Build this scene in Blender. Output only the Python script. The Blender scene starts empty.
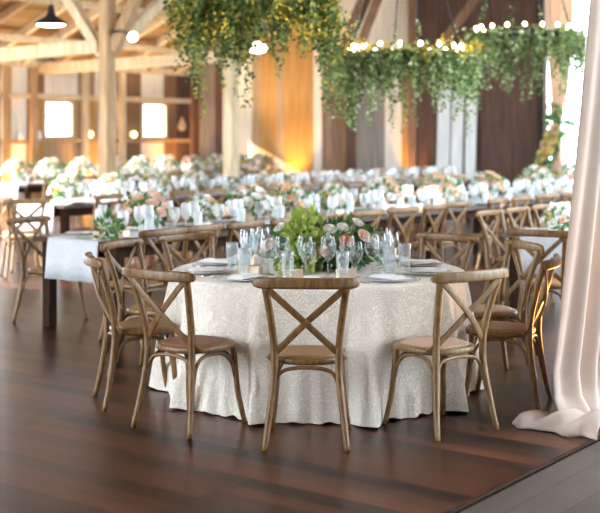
import bpy, math, random
from mathutils import Vector, Matrix
rnd = random.Random(7)
SC = bpy.context.scene
COL = SC.collection
PI = math.pi

# ---------------------------------------------------------------- geometry of the view
# world X runs along the barn's long rows of tables, world Y across it; the camera stands at the origin.
FX, FY = .8, .6
RX, RY = .6, -.8
EYE = 1.62
def at(px, d):
    t = (px - 300) / 1200
    return d * (FX + RX * t), d * (FY + RY * t)
def camxy(lat, d):
    return d * FX + lat * RX, d * FY + lat * RY
def hz(py, d): return EYE - (py - 134) / 1200 * d

# ---------------------------------------------------------------- mesh builder
def cr(pts, n=6):
    """Catmull-Rom through the points"""
    P = [Vector(p) for p in pts]
    P = [P[0] * 2 - P[1]] + P + [P[-1] * 2 - P[-2]]
    out = []
    for i in range(1, len(P) - 2):
        a, b, c, d = P[i - 1], P[i], P[i + 1], P[i + 2]
        for k in range(n):
            t = k / n
            out.append(.5 * ((2 * b) + (c - a) * t + (2 * a - 5 * b + 4 * c - d) * t * t + (3 * b - a - 3 * c + d) * t ** 3))
    out.append(P[-2])
    return out

class MB:
    def __init__(s): s.v = []; s.f = []; s.sm = []; s.mi = []; s.cur = 0
    def add(s, vs, fs, smooth=True):
        o = len(s.v); s.v += [tuple(v) for v in vs]
        for f in fs: s.f.append(tuple(i + o for i in f)); s.sm.append(smooth); s.mi.append(s.cur)
    def box(s, c, size, M=None, smooth=False, jit=0):
        vs = []
        for x in (-.5, .5):
            for y in (-.5, .5):
                for z in (-.5, .5):
                    p = Vector((x * size[0], y * size[1], z * size[2]))
                    if jit: p += Vector([rnd.uniform(-jit, jit) for _ in range(3)])
                    if M: p = M @ p
                    vs.append(p + Vector(c))
        s.add(vs, [(0, 1, 3, 2), (4, 6, 7, 5), (0, 4, 5, 1), (2, 3, 7, 6), (0, 2, 6, 4), (1, 5, 7, 3)], smooth)
    def rbox(s, c, size, b=.01, M=None):
        """box with chamfered edges"""
        hx, hy, hz_ = size[0] / 2, size[1] / 2, size[2] / 2
        ring = [(hx - b, hy), (hx, hy - b), (hx, -hy + b), (hx - b, -hy), (-hx + b, -hy), (-hx, -hy + b), (-hx, hy - b), (-hx + b, hy)]
        vs = []
        for z, k in ((-hz_, 1), (-hz_ + b, 0), (hz_ - b, 0), (hz_, 1)):
            for x, y in ring:
                p = Vector((x - math.copysign(b * k, x), y - math.copysign(b * k, y), z))
                if M: p = M @ p
                vs.append(p + Vector(c))
        fs = []
        for r in range(3):
            for i in range(8):
                j = (i + 1) % 8
                fs.append((r * 8 + j, r * 8 + i, (r + 1) * 8 + i, (r + 1) * 8 + j))
        fs.append(tuple(range(8))); fs.append(tuple(reversed(range(24, 32))))
        s.add(vs, fs, False)
    def beam(s, a, b, w, h, jit=0, up=(0, 0, 1)):
        a, b = Vector(a), Vector(b); d = b - a
        z = d.normalized(); x = z.cross(Vector(up))
        if x.length < 1e-4: x = Vector((1, 0, 0))
        x.normalize(); y = z.cross(x)
        M = Matrix((x, y, z)).transposed()
        s.box((a + b) / 2, (w, h, d.length), M, False, jit)
    def sweep(s, pts, prof, ref=(0, 0, 1), scale=None, cap=True, smooth=True):
        """prof: list of 2-D points (side, ref-ish)"""
        n = len(prof); vs = []; fs = []
        ref = Vector(ref)
        for i, p in enumerate(pts):
            p = Vector(p)
            t = (Vector(pts[min(i + 1, len(pts) - 1)]) - Vector(pts[max(i - 1, 0)])).normalized()
            x = t.cross(ref)
            if x.length < 1e-5: x = t.cross(Vector((1, 0, 0)))
            x.normalize(); y = x.cross(t).normalized()
            k = scale[i] if scale else 1
            for q in prof: vs.append(p + x * q[0] * k + y * q[1] * k)
        for i in range(len(pts) - 1):
            for j in range(n):
                k = (j + 1) % n
                fs.append((i * n + j, i * n + k, (i + 1) * n + k, (i + 1) * n + j))
        if cap:
            fs.append(tuple(reversed(range(n)))); fs.append(tuple(range((len(pts) - 1) * n, len(pts) * n)))
        s.add(vs, fs, smooth)
    def tube(s, pts, r, seg=8, ref=(1, .3, .1), cap=True):
        if not isinstance(r, (list, tuple)): r = [r] * len(pts)
        s.sweep(pts, [(math.cos(2 * PI * k / seg), math.sin(2 * PI * k / seg)) for k in range(seg)], ref, r, cap)
    def lathe(s, prof, seg=16, c=(0, 0, 0), cap0=True, cap1=False):
        vs = []; fs = []
        for r, z in prof:
            for k in range(seg):
                a = 2 * PI * k / seg
                vs.append((c[0] + r * math.cos(a), c[1] + r * math.sin(a), c[2] + z))
        for i in range(len(prof) - 1):
            for k in range(seg):
                j = (k + 1) % seg
                fs.append((i * seg + k, i * seg + j, (i + 1) * seg + j, (i + 1) * seg + k))
        if cap0: fs.append(tuple(reversed(range(seg))))
        if cap1: fs.append(tuple(range((len(prof) - 1) * seg, len(prof) * seg)))
        s.add(vs, fs)
    def leaf(s, p, d, nrm, L, W):
        p = Vector(p); d = Vector(d).normalized(); n = Vector(nrm)
        x = d.cross(n)
        if x.length < 1e-4: x = d.cross(Vector((.3, .5, .8)))
        x.normalize(); n = x.cross(d)
        m = p + d * L * .5 - n * L * .06
        s.add([p, m + x * W * .5 + n * W * .18, p + d * L - n * L * .16, m - x * W * .5 + n * W * .18, m], [(0, 1, 4), (1, 2, 4), (2, 3, 4), (3, 0, 4)], False)
    def grid(s, fn, nu, nv, closed=False, smooth=True):
        vs = [fn(i / nu, j / nv) for j in range(nv + 1) for i in range(nu + (0 if closed else 1))]
        w = nu if closed else nu + 1
        fs = []
        for j in range(nv):
            for i in range(nu):
                k = (i + 1) % w
                fs.append((j * w + i, j * w + k, (j + 1) * w + k, (j + 1) * w + i))
        s.add(vs, fs, smooth)
    def build(s, name, mat, parent=None, loc=(0, 0, 0), rz=0):
        me = bpy.data.meshes.new(name)
        me.from_pydata(s.v, [], s.f)
        me.polygons.foreach_set('use_smooth', s.sm)
        for m in (mat if isinstance(mat, (list, tuple)) else [mat]): me.materials.append(m)
        if isinstance(mat, (list, tuple)): me.polygons.foreach_set('material_index', s.mi)
        me.update()
        o = bpy.data.objects.new(name, me); COL.objects.link(o)
        o.location = loc; o.rotation_euler = (0, 0, rz)
        if parent: o.parent = parent
        return o

def tag(o, label, cat, group=None, kind=None):
    o['label'] = label; o['category'] = cat
    if group: o['group'] = group
    if kind: o['kind'] = kind
    return o
def empty(name, loc=(0, 0, 0), rz=0):
    o = bpy.data.objects.new(name, None); COL.objects.link(o)
    o.empty_display_size = .05; o.location = loc; o.rotation_euler = (0, 0, rz)
    return o
def struct(o): o['kind'] = 'structure'; return o
KIDS = {}
def remember(root):
    """note parts of a prototype so copies need no search"""
    KIDS[root.name] = root
def dup(root, loc, rz, label, group=None):
    r = root.copy(); COL.objects.link(r); r.location = loc; r.rotation_euler = (0, 0, rz)
    r['label'] = label
    if group: r['group'] = group
    elif 'group' in r: del r['group']
    for ch in list(root.children):
        c = ch.copy(); COL.objects.link(c); c.parent = r
        for g in list(ch.children):
            d = g.copy(); COL.objects.link(d); d.parent = c
    return r

# ---------------------------------------------------------------- materials
def mat(name, col, rough=.6, spec=.5, metal=0, vary=None, scale=8, stretch=(1, 1, 1), bump=0, bscale=None, trans=0, island=None, sheen=0, coat=0):
    m = bpy.data.materials.new(name); m.use_nodes = True
    nt = m.node_tree; N = nt.nodes; L = nt.links
    b = N['Principled BSDF']
    b.inputs['Base Color'].default_value = (*col, 1)
    b.inputs['Roughness'].default_value = rough
    b.inputs['Metallic'].default_value = metal
    b.inputs['Specular IOR Level'].default_value = spec
    b.inputs['Coat Weight'].default_value = coat
    if sheen: b.inputs['Sheen Weight'].default_value = sheen
    src = None
    if vary or bump:
        tc = N.new('ShaderNodeTexCoord'); mp = N.new('ShaderNodeMapping')
        mp.inputs['Scale'].default_value = stretch
        L.new(tc.outputs['Object'], mp.inputs['Vector'])
        nz = N.new('ShaderNodeTexNoise'); nz.inputs['Scale'].default_value = scale; nz.inputs['Detail'].default_value = 5
        L.new(mp.outputs['Vector'], nz.inputs['Vector'])
    if vary:
        mx = N.new('ShaderNodeValToRGB')
        mx.color_ramp.elements[0].position = .32; mx.color_ramp.elements[1].position = .68
        mx.color_ramp.elements[0].color = (*col, 1); mx.color_ramp.elements[1].color = (*vary, 1)
        L.new(nz.outputs['Fac'], mx.inputs['Fac'])
        src = mx.outputs['Color']
    if island:
        g = N.new('ShaderNodeNewGeometry'); r2 = N.new('ShaderNodeValToRGB')
        els = r2.color_ramp.elements
        els[0].position = 0; els[0].color = (*island[0], 1); els[1].position = 1; els[1].color = (*island[-1], 1)
        for i, c in enumerate(island[1:-1]):
            e = els.new((i + 1) / (len(island) - 1)); e.color = (*c, 1)
        L.new(g.outputs['Random Per Island'], r2.inputs['Fac'])
        if src:
            mm = N.new('ShaderNodeMix'); mm.data_type = 'RGBA'; mm.blend_type = 'MULTIPLY'; mm.inputs[0].default_value = 1
            L.new(src, mm.inputs[6]); L.new(r2.outputs['Color'], mm.inputs[7]); src = mm.outputs[2]
        else: src = r2.outputs['Color']
    if src: L.new(src, b.inputs['Base Color'])
    if bump:
        bp = N.new('ShaderNodeBump'); bp.inputs['Strength'].default_value = bump; bp.inputs['Distance'].default_value = .01
        if bscale:
            n2 = N.new('ShaderNodeTexNoise'); n2.inputs['Scale'].default_value = bscale; L.new(mp.outputs['Vector'], n2.inputs['Vector'])
            L.new(n2.outputs['Fac'], bp.inputs['Height'])
        else: L.new(nz.outputs['Fac'], bp.inputs['Height'])
        L.new(bp.outputs['Normal'], b.inputs['Normal'])
    if trans:
        out = N['Material Output']; tr = N.new('ShaderNodeBsdfTranslucent'); ms = N.new('ShaderNodeMixShader'); ms.inputs[0].default_value = trans
        if src: L.new(src, tr.inputs['Color'])
        else: tr.inputs['Color'].default_value = (*col, 1)
        L.new(b.outputs[0], ms.inputs[1]); L.new(tr.outputs[0], ms.inputs[2]); L.new(ms.outputs[0], out.inputs['Surface'])
    return m
def emit(name, col, s):
    m = bpy.data.materials.new(name); m.use_nodes = True; N = m.node_tree.nodes
    N.remove(N['Principled BSDF']); e = N.new('ShaderNodeEmission')
    e.inputs[0].default_value = (*col, 1); e.inputs[1].default_value = s
    m.node_tree.links.new(e.outputs[0], N['Material Output'].inputs['Surface'])
    return m
def glass(name, milky=.08):
    m = bpy.data.materials.new(name); m.use_nodes = True; N = m.node_tree.nodes; L = m.node_tree.links
    N.remove(N['Principled BSDF'])
    t = N.new('ShaderNodeBsdfTransparent'); t.inputs[0].default_value = (.93, .96, .97, 1)
    g = N.new('ShaderNodeBsdfGlossy'); g.inputs['Roughness'].default_value = .04
    lw = N.new('ShaderNodeLayerWeight'); lw.inputs[0].default_value = .5
    pw = N.new('ShaderNodeMath'); pw.operation = 'POWER'; pw.inputs[1].default_value = 2.6; L.new(lw.outputs['Facing'], pw.inputs[0])
    fr = N.new('ShaderNodeMath'); fr.operation = 'MULTIPLY_ADD'; fr.inputs[1].default_value = .9; fr.inputs[2].default_value = .045; L.new(pw.outputs[0], fr.inputs[0])
    mx = N.new('ShaderNodeMixShader'); L.new(fr.outputs[0], mx.inputs[0]); L.new(t.outputs[0], mx.inputs[1]); L.new(g.outputs[0], mx.inputs[2])
    d = N.new('ShaderNodeBsdfTranslucent'); d.inputs[0].default_value = (.98, .98, .98, 1)
    d2 = N.new('ShaderNodeBsdfDiffuse'); d2.inputs[0].default_value = (.98, .98, .98, 1)
    md = N.new('ShaderNodeMixShader'); L.new(d.outputs[0], md.inputs[1]); L.new(d2.outputs[0], md.inputs[2])
    e3 = N.new('ShaderNodeMath'); e3.operation = 'POWER'; e3.inputs[1].default_value = 3.5; L.new(lw.outputs['Facing'], e3.inputs[0])
    e4 = N.new('ShaderNodeMath'); e4.operation = 'MULTIPLY_ADD'; e4.inputs[1].default_value = .55; e4.inputs[2].default_value = milky; L.new(e3.outputs[0], e4.inputs[0])  # edges whitened in colour, standing in for bright rim glints
    m2 = N.new('ShaderNodeMixShader'); L.new(e4.outputs[0], m2.inputs[0])
    L.new(mx.outputs[0], m2.inputs[1]); L.new(md.outputs[0], m2.inputs[2])
    L.new(m2.outputs[0], N['Material Output'].inputs['Surface'])
    return m

M = {}
M['oak'] = mat('weathered_oak', (.105, .046, .011), .42, vary=(.225, .115, .034), scale=9, stretch=(6, 6, 1.2), bump=.25)
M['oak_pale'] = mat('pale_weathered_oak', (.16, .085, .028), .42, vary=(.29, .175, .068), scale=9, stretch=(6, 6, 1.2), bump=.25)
M['rush'] = mat('woven_rush', (.20, .095, .03), .6, vary=(.31, .16, .058), scale=60, stretch=(1, 4, 1), bump=.5)
M['rush_red'] = mat('reddish_rush', (.16, .052, .022), .6, vary=(.25, .095, .042), scale=60, stretch=(1, 4, 1), bump=.5)
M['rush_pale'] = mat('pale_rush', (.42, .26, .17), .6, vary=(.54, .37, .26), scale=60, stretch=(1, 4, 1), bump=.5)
M['dark_wood'] = mat('dark_table_wood', (.032, .014, .008), .3, vary=(.075, .036, .02), scale=6, stretch=(1, 8, 8), bump=.05)
M['timber'] = mat('bleached_timber', (.52, .38, .22), .8, vary=(.72, .58, .40), scale=4, stretch=(3, 3, .5), bump=.4)
M['timber_tan'] = mat('tan_timber', (.34, .20, .09), .8, vary=(.50, .33, .18), scale=4, stretch=(3, 3, .5), bump=.4)
M['timber_brown'] = mat('brown_timber', (.16, .075, .04), .8, vary=(.30, .17, .10), scale=4, stretch=(3, 3, .5), bump=.4)
M['dark_frame'] = mat('dark_table_frame', (.020, .009, .005), .75, spec=.1, vary=(.042, .019, .010), scale=6, stretch=(8, 8, 1))
M['metal'] = mat('black_metal', (.03, .035, .045), .4, metal=.6)
M['steel'] = mat('polished_cutlery', (.7, .7, .7), .2, metal=1)
M['plate'] = mat('white_china', (.75, .76, .78), .2)
M['linen'] = mat('white_linen', (.74, .73, .72), .85, vary=(.80, .79, .78), scale=40, bump=.2, sheen=.2)
M['runner'] = mat('pale_runner_linen', (.47, .47, .49), .85, vary=(.56, .56, .58), scale=60, bump=.2)
M['favour'] = mat('cream_card', (.72, .55, .40), .7, vary=(.80, .64, .50), scale=12)
M['leaf'] = mat('green_leaf', (.035, .10, .025), .5, island=[(.04, .12, .04), (.10, .24, .06), (.18, .32, .09), (.07, .17, .07)], trans=.3)
M['leaf_lime'] = mat('lime_leaf', (.3, .4, .06), .5, island=[(.28, .40, .06), (.46, .56, .12), (.58, .62, .22)], trans=.3)
M['ivy'] = mat('ivy_leaf', (.1, .16, .06), .5, island=[(.04, .08, .02), (.12, .22, .05), (.36, .44, .16), (.12, .20, .06), (.70, .72, .46)], trans=.3)
M['ivy_gold'] = mat('golden_ivy_leaf', (.1, .16, .06), .5, island=[(.025, .05, .015), (.12, .19, .04), (.30, .34, .07), (.05, .10, .04), (.55, .46, .08)], trans=.3)
M['blossom_gold'] = mat('golden_blossom', (.55, .36, .03), .6, island=[(.60, .36, .02), (.85, .60, .06), (.75, .60, .12)], trans=.3)
M['blush'] = mat('blush_petal', (.88, .66, .55), .6, trans=.45)
M['white_petal'] = mat('white_petal', (.90, .87, .82), .6, trans=.45)
M['peach'] = mat('peach_petal', (.88, .64, .42), .6, trans=.45)
M['orange'] = mat('orange_petal', (.75, .20, .02), .6, trans=.2)
M['yellow'] = mat('yellow_petal', (.78, .58, .20), .6, trans=.2)
M['glass'] = glass('clear_glass', .04)
M['glass_far'] = glass('glint_glass', .32)  # extra white stands in for highlights on distant glassware
M['glass_cut'] = glass('pressed_glass', .12)
M['pane'] = glass('window_glass', .02)
M['bulb'] = emit('warm_bulb', (1, .82, .5), 9)
M['lampface'] = emit('lamp_face', (1, .95, .86), 8)
M['globe'] = emit('yellow_globe', (1, .80, .34), 3.2)
M['flame'] = emit('candle_glow', (1, .75, .4), 4)
M['drape'] = mat('blush_drape', (.68, .55, .46), .85, vary=(.73, .60, .51), scale=3, trans=.4)
M['drape_far'] = mat('cream_drape', (.74, .58, .45), .8, trans=.45)

# lace cloth: embroidered swirls in relief and slightly varying weave
def lace():
    m = bpy.data.materials.new('embroidered_ivory_cloth'); m.use_nodes = True; N = m.node_tree.nodes; L = m.node_tree.links
    b = N['Principled BSDF']; b.inputs['Roughness'].default_value = .85; b.inputs['Sheen Weight'].default_value = .15
    tc = N.new('ShaderNodeTexCoord')
    n = N.new('ShaderNodeTexNoise'); n.inputs['Scale'].default_value = 6; n.inputs['Detail'].default_value = 3; n.inputs['Distortion'].default_value = 2.6
    L.new(tc.outputs['Object'], n.inputs['Vector'])
    w = N.new('ShaderNodeMath'); w.operation = 'MULTIPLY'; w.inputs[1].default_value = 9; L.new(n.outputs['Fac'], w.inputs[0])
    s = N.new('ShaderNodeMath'); s.operation = 'PINGPONG'; s.inputs[1].default_value = .5; L.new(w.outputs[0], s.inputs[0])
    r = N.new('ShaderNodeValToRGB'); r.color_ramp.elements[0].position = .10; r.color_ramp.elements[1].position = .2
    r.color_ramp.elements[0].color = (.88, .80, .68, 1); r.color_ramp.elements[1].color = (.72, .645, .545, 1)
    L.new(s.outputs[0], r.inputs['Fac']); L.new(r.outputs['Color'], b.inputs['Base Color'])
    f = N.new('ShaderNodeTexNoise'); f.inputs['Scale'].default_value = 120; L.new(tc.outputs['Object'], f.inputs['Vector'])
    a = N.new('ShaderNodeMath'); a.operation = 'MULTIPLY_ADD'; a.inputs[1].default_value = .25
    L.new(f.outputs['Fac'], a.inputs[0]); L.new(r.outputs['Color'], a.inputs[2])
    bp = N.new('ShaderNodeBump'); bp.inputs['Strength'].default_value = .9; bp.inputs['Distance'].default_value = .012
    L.new(a.outputs[0], bp.inputs['Height']); L.new(bp.outputs['Normal'], b.inputs['Normal'])
    return m
M['lace'] = lace()

def planks(name, c1, c2, w, length, alongY, rough=.3, gap=(.008, .004, .003), bump=.3, streak=.6, rough_var=.15, stain=None):
    m = bpy.data.materials.new(name); m.use_nodes = True; N = m.node_tree.nodes; L = m.node_tree.links
    b = N['Principled BSDF']; b.inputs['Specular IOR Level'].default_value = .26
    tc = N.new('ShaderNodeTexCoord'); mp = N.new('ShaderNodeMapping')
    if alongY: mp.inputs['Rotation'].default_value = (0, 0, PI / 2)
    L.new(tc.outputs['Object'], mp.inputs['Vector'])
    br = N.new('ShaderNodeTexBrick'); br.offset = .37; br.inputs['Scale'].default_value = 1
    br.inputs['Brick Width'].default_value = length; br.inputs['Row Height'].default_value = w
    br.inputs['Mortar Size'].default_value = .0025; br.inputs['Mortar Smooth'].default_value = .3
    br.inputs['Color1'].default_value = (0, 0, 0, 1); br.inputs['Color2'].default_value = (1, 1, 1, 1); br.inputs['Mortar'].default_value = (.5, .5, .5, 1)
    L.new(mp.outputs['Vector'], br.inputs['Vector'])
    m2 = N.new('ShaderNodeMapping'); m2.inputs['Scale'].default_value = (.5, 6, 1); L.new(mp.outputs['Vector'], m2.inputs['Vector'])
    n = N.new('ShaderNodeTexNoise'); n.inputs['Scale'].default_value = 2.5; n.inputs['Detail'].default_value = 6; L.new(m2.outputs['Vector'], n.inputs['Vector'])
    mx = N.new('ShaderNodeMix'); mx.data_type = 'FLOAT'; mx.inputs[0].default_value = streak
    L.new(br.outputs['Color'], mx.inputs[2]); L.new(n.outputs['Fac'], mx.inputs[3])
    r = N.new('ShaderNodeValToRGB'); r.color_ramp.elements[0].color = (*c1, 1); r.color_ramp.elements[1].color = (*c2, 1)
    r.color_ramp.elements[0].position = .22; r.color_ramp.elements[1].position = .8
    L.new(mx.outputs[0], r.inputs['Fac'])
    col = r.outputs['Color']
    n3 = N.new('ShaderNodeTexNoise'); n3.inputs['Scale'].default_value = 1.1; n3.inputs['Detail'].default_value = 4; L.new(tc.outputs['Object'], n3.inputs['Vector'])
    if stain:
        rs = N.new('ShaderNodeValToRGB'); rs.color_ramp.elements[0].position = .35; rs.color_ramp.elements[1].position = .7
        rs.color_ramp.elements[0].color = (*stain, 1); rs.color_ramp.elements[1].color = (1, 1, 1, 1)
        L.new(n3.outputs['Fac'], rs.inputs['Fac'])
        ms = N.new('ShaderNodeMix'); ms.data_type = 'RGBA'; ms.blend_type = 'MULTIPLY'; ms.inputs[0].default_value = 1
        L.new(col, ms.inputs[6]); L.new(rs.outputs['Color'], ms.inputs[7]); col = ms.outputs[2]
    mg = N.new('ShaderNodeMix'); mg.data_type = 'RGBA'; mg.inputs[7].default_value = (*gap, 1)
    L.new(br.outputs['Fac'], mg.inputs[0]); L.new(col, mg.inputs[6]); L.new(mg.outputs[2], b.inputs['Base Color'])
    rr = N.new('ShaderNodeMapRange'); rr.inputs[3].default_value = rough - rough_var; rr.inputs[4].default_value = rough + rough_var
    L.new(n3.outputs['Fac'], rr.inputs[0]); L.new(rr.outputs[0], b.inputs['Roughness'])
    bp = N.new('ShaderNodeBump'); bp.inputs['Strength'].default_value = bump; bp.inputs['Distance'].default_value = .004
    L.new(mx.outputs[0], bp.inputs['Height']); L.new(bp.outputs['Normal'], b.inputs['Normal'])
    return m
M['floor'] = planks('dark_plank_floor', (.017, .0065, .004), (.115, .037, .0165), .125, 2.6, True, .30, streak=.42, stain=(.6, .55, .55), rough_var=.05, bump=.2)
M['porch'] = planks('worn_porch_planks', (.05, .04, .034), (.10, .08, .066), .2, 3.6, False, .42, streak=.6)
M['roofwood'] = planks('roof_sheathing', (.12, .06, .022), (.36, .21, .09), .17, 4, False, .85, gap=(.02, .01, .005))

def board_mat(name, c, c2, rough=.85):
    return mat(name, c, rough, vary=c2, scale=3, stretch=(6, 6, .35), bump=.4)
BM = [board_mat('board_dark', (.075, .034, .02), (.15, .075, .045)),     # 0 dark brown
      board_mat('board_brown', (.17, .085, .04), (.28, .16, .08)),       # 1 brown
      board_mat('board_tan', (.34, .22, .12), (.48, .34, .21)),          # 2 tan
      board_mat('board_pale', (.68, .61, .51), (.84, .77, .66)),         # 3 pale
      board_mat('board_grey', (.20, .16, .13), (.32, .27, .23)),         # 4 grey
      board_mat('board_honey_glow', (.40, .20, .055), (.56, .31, .10)),       # 5 honey, with amber uplight glow put into the colour
      board_mat('board_bluish', (.60, .59, .57), (.78, .77, .74))]       # 6 light grey

# ---------------------------------------------------------------- setting
U_W, V_W = 22.1, 20.0           # end wall (X) and eave wall (Y)
V_P = 14.6                      # line of posts
def roof_z(v):
    return 3.22 + (V_W - v) * .4 if v > 8.5 else 3.22 + (V_W - 8.5) * .4 - (8.5 - v) * .4

mb = MB(); mb.box((10.5, 12.2, -.03), (25, 19.24, .06)); struct(mb.build('floor', M['floor']))
mb = MB(); mb.box((10.5, -1.7, -.045), (25, 8.52, .06)); struct(mb.build('floor_porch', M['porch']))
mb = MB(); mb.beam((-1.9, 2.573, -.004), (23, 2.573, -.004), .012, .012); o = struct(mb.build('trim_threshold', M['dark_frame']))
mb = MB(); mb.box((10, 10, -.12), (120, 120, .04)); struct(mb.build('ground', mat('sunlit_dry_ground', (.42, .38, .30), .9, vary=(.52, .48, .40), scale=2)))

# roof
mb = MB()
for (va, vb, xa, xb) in ((-6.0, 2.4, -1.9, 7.6), (2.4, 8.5, -1.9, U_W + .3), (8.5, V_P + .25, -1.9, U_W + .3), (V_P + .25, V_W + .4, 8.2, U_W + .3)):  # unseen spans shaped for light: gaps admit sun and sky, porch end shades
    za = roof_z(va); zb = roof_z(vb)
    vs = []
    for x in (xa, xb):
        for v, z in ((va, za), (vb, zb)):
            vs += [(x, v, z), (x, v, z + .08)]
    mb.add(vs, [(0, 2, 6, 4), (1, 5, 7, 3), (0, 4, 5, 1), (2, 3, 7, 6), (0, 1, 3, 2), (4, 6, 7, 5)], False)
struct(mb.build('ceiling', M['roofwood']))

# unseen walls added behind the camera to darken the foreground
mb = MB()
v = -5.96
while v < 5.6:
    mb.box((-1.8, v + .15, roof_z(v) / 2), (.03, .294, roof_z(v))); v += .3
struct(mb.build('wall_light_block', BM[1]))
# unseen boarding added to limit the sun coming in at left
mb = MB(); u = -4.0
while u < 8.2:
    z0 = 0 if u < 5.7 else 3.3
    mb.box((u + .15, V_P + .2, (z0 + roof_z(V_P + .2)) / 2), (.294, .03, roof_z(V_P + .2) - z0)); u += .3
struct(mb.build('wall_sun_block', BM[1]))
mb = MB(); u = -1.75
while u < 7.6:
    if not 2.0 < u < 5.5: mb.box((u + .15, -5.93, .75), (.294, .03, 1.5 + .8))
    u += .3
struct(mb.build('wall_sky_block', BM[1]))  # added out of view, holds back sky light from behind

# eave wall of vertical boards, with windows and a wide doorway outside the frame
WIN = [(17.46, 18.19, 1.58, 2.30), (20.45, 21.2, 1.57, 2.31)]
DOORV = (4.2, 16.1, 0, 2.95)
mb = MB()
def px_of(u, v): 
    lat = u * RX + v * RY; d = u * FX + v * FY
    return 300 + 1200 * lat / d
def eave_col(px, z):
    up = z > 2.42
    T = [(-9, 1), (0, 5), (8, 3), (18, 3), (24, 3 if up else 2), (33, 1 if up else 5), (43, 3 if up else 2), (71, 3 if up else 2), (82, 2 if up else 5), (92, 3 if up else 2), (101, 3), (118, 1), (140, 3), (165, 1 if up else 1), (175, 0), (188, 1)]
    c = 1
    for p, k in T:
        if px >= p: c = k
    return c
u = 2.0
while u < U_W + .15:
    w = rnd.uniform(.2, .3); u1 = min(u + w, U_W + .2)
    # cut to openings
    for (a, b, z0, z1) in WIN + [DOORV]:
        for e in (a, b):
            if u + .04 < e < u1 - .04: u1 = e
            elif u < e < u1: u1 = e
    mid = (u + u1) / 2
    cuts = [0, 2.42, roof_z(V_W)]
    hole = None
    for (a, b, z0, z1) in WIN + [DOORV]:
        if a - .001 < mid < b + .001: hole = (z0, z1)
    segs = [(0, 2.42), (2.42, 3.3)]
    if hole:
        segs = [(0, hole[0]), (hole[1], 3.3)] if hole[0] > 0 else [(hole[1], 3.3)]
    for z0, z1 in segs:
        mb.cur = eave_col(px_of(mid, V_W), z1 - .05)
        mb.box(((u + u1) / 2, V_W + .02 + rnd.uniform(-.006, .006), (z0 + z1) / 2), (max(u1 - u - .006, .01), .03, z1 - z0))
    u = u1
struct(mb.build('wall_left', BM))
for i, (a, b, z0, z1) in enumerate(WIN):
    mb = MB(); t = .05
    mb.box(((a + b) / 2, V_W - .01, z1 + t / 2), (b - a + 2 * t, .09, t)); mb.box(((a + b) / 2, V_W - .01, z0 - t / 2), (b - a + 2 * t, .11, t))
    for x in (a - t / 2, b + t / 2): mb.box((x, V_W - .01, (z0 + z1) / 2), (t, .09, z1 - z0))
    w = struct(mb.build('window_%d' % (i + 1), M['timber']))
    mb = MB(); mb.box(((a + b) / 2, V_W + .02, (z0 + z1) / 2), (b - a, .006, z1 - z0)); mb.build('window_pane', M['pane'], w)

# end wall of tall boards
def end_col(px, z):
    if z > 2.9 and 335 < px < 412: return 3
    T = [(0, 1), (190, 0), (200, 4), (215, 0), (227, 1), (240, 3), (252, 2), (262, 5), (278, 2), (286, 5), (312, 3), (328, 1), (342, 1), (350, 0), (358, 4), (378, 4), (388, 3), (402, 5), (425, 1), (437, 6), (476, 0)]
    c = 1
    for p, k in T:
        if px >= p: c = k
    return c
mb = MB(); v = 2.6
OPEN = (8.3, 10.42, 5.2)
while v < V_W:
    w = rnd.uniform(.2, .28); v1 = min(v + w, V_W)
    for e in OPEN[:2]:
        if v < e < v1: v1 = e
    mid = (v + v1) / 2; zt = roof_z(mid)
    z0 = OPEN[2] if OPEN[0] - .01 < mid < OPEN[1] + .01 else 0
    px = px_of(U_W, mid)
    for a, b in ((z0, max(2.9, z0)), (max(2.9, z0), zt)):
        if b - a < .05: continue
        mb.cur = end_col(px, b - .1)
        mb.box((U_W + .02 + rnd.uniform(-.008, .008), mid, (a + b) / 2), (.03, max(v1 - v - .006, .01), b - a))
    v = v1
struct(mb.build('wall_back', BM))

# sliding door with boards and a diagonal brace
def vpx(px, u):   # Y on plane X=u for a pixel column
    t = (px - 300) / 1200
    return u / (FX + RX * t) * (FY + RY * t)
mb = MB(); va, vb = vpx(545, 21.95), vpx(409, 21.95)
n = 13
for i in range(n):
    a = va + (vb - va) * i / n; b = va + (vb - va) * (i + 1) / n
    mb.box((21.97 + rnd.uniform(-.004, .004), (a + b) / 2, 2.52), (.035, b - a - .008, 4.9))
d1 = mb.build('door_1', mat('barn_door_boards', (.06, .026, .016), .75, vary=(.115, .055, .036), scale=3, stretch=(6, 6, .4), bump=.3)); struct(d1)
mb = MB(); mb.beam((21.92, vb - .1, .06), (21.92, vb - .1, 4.95), .2, .05, up=(1, 0, 0)); mb.build('door_stile', M['timber_brown'], d1)
mb = MB(); mb.beam((21.92, vpx(443, 21.9), 3.55), (21.92, vpx(489, 21.9), 4.75), .2, .05, up=(1, 0, 0)); mb.build('door_brace', M['timber_brown'], d1)
mb = MB(); mb.beam((21.92, va + .07, .06), (21.92, va + .07, 4.95), .14, .06, up=(1, 0, 0)); mb.build('door_stile', mat('near_black_timber', (.03, .014, .01), .8), d1)

# pale planks standing against the door
for k, (p0, p1, h, cc) in enumerate(((437, 450, 2.55, 'widest and leftmost'), (451, 463, 2.50, 'middle'), (465, 476, 2.35, 'narrow right'))):
    mb = MB(); y0, y1 = vpx(p0, 21.8), vpx(p1, 21.8)
    mb.beam((21.74, (y0 + y1) / 2, .0), (21.86, (y0 + y1) / 2, h), abs(y0 - y1) - .02, .04, 0)
    tag(mb.build('leaning_plank', BM[6]), cc + ' one of three pale grey planks leaning on the dark barn door', 'plank')

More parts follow.
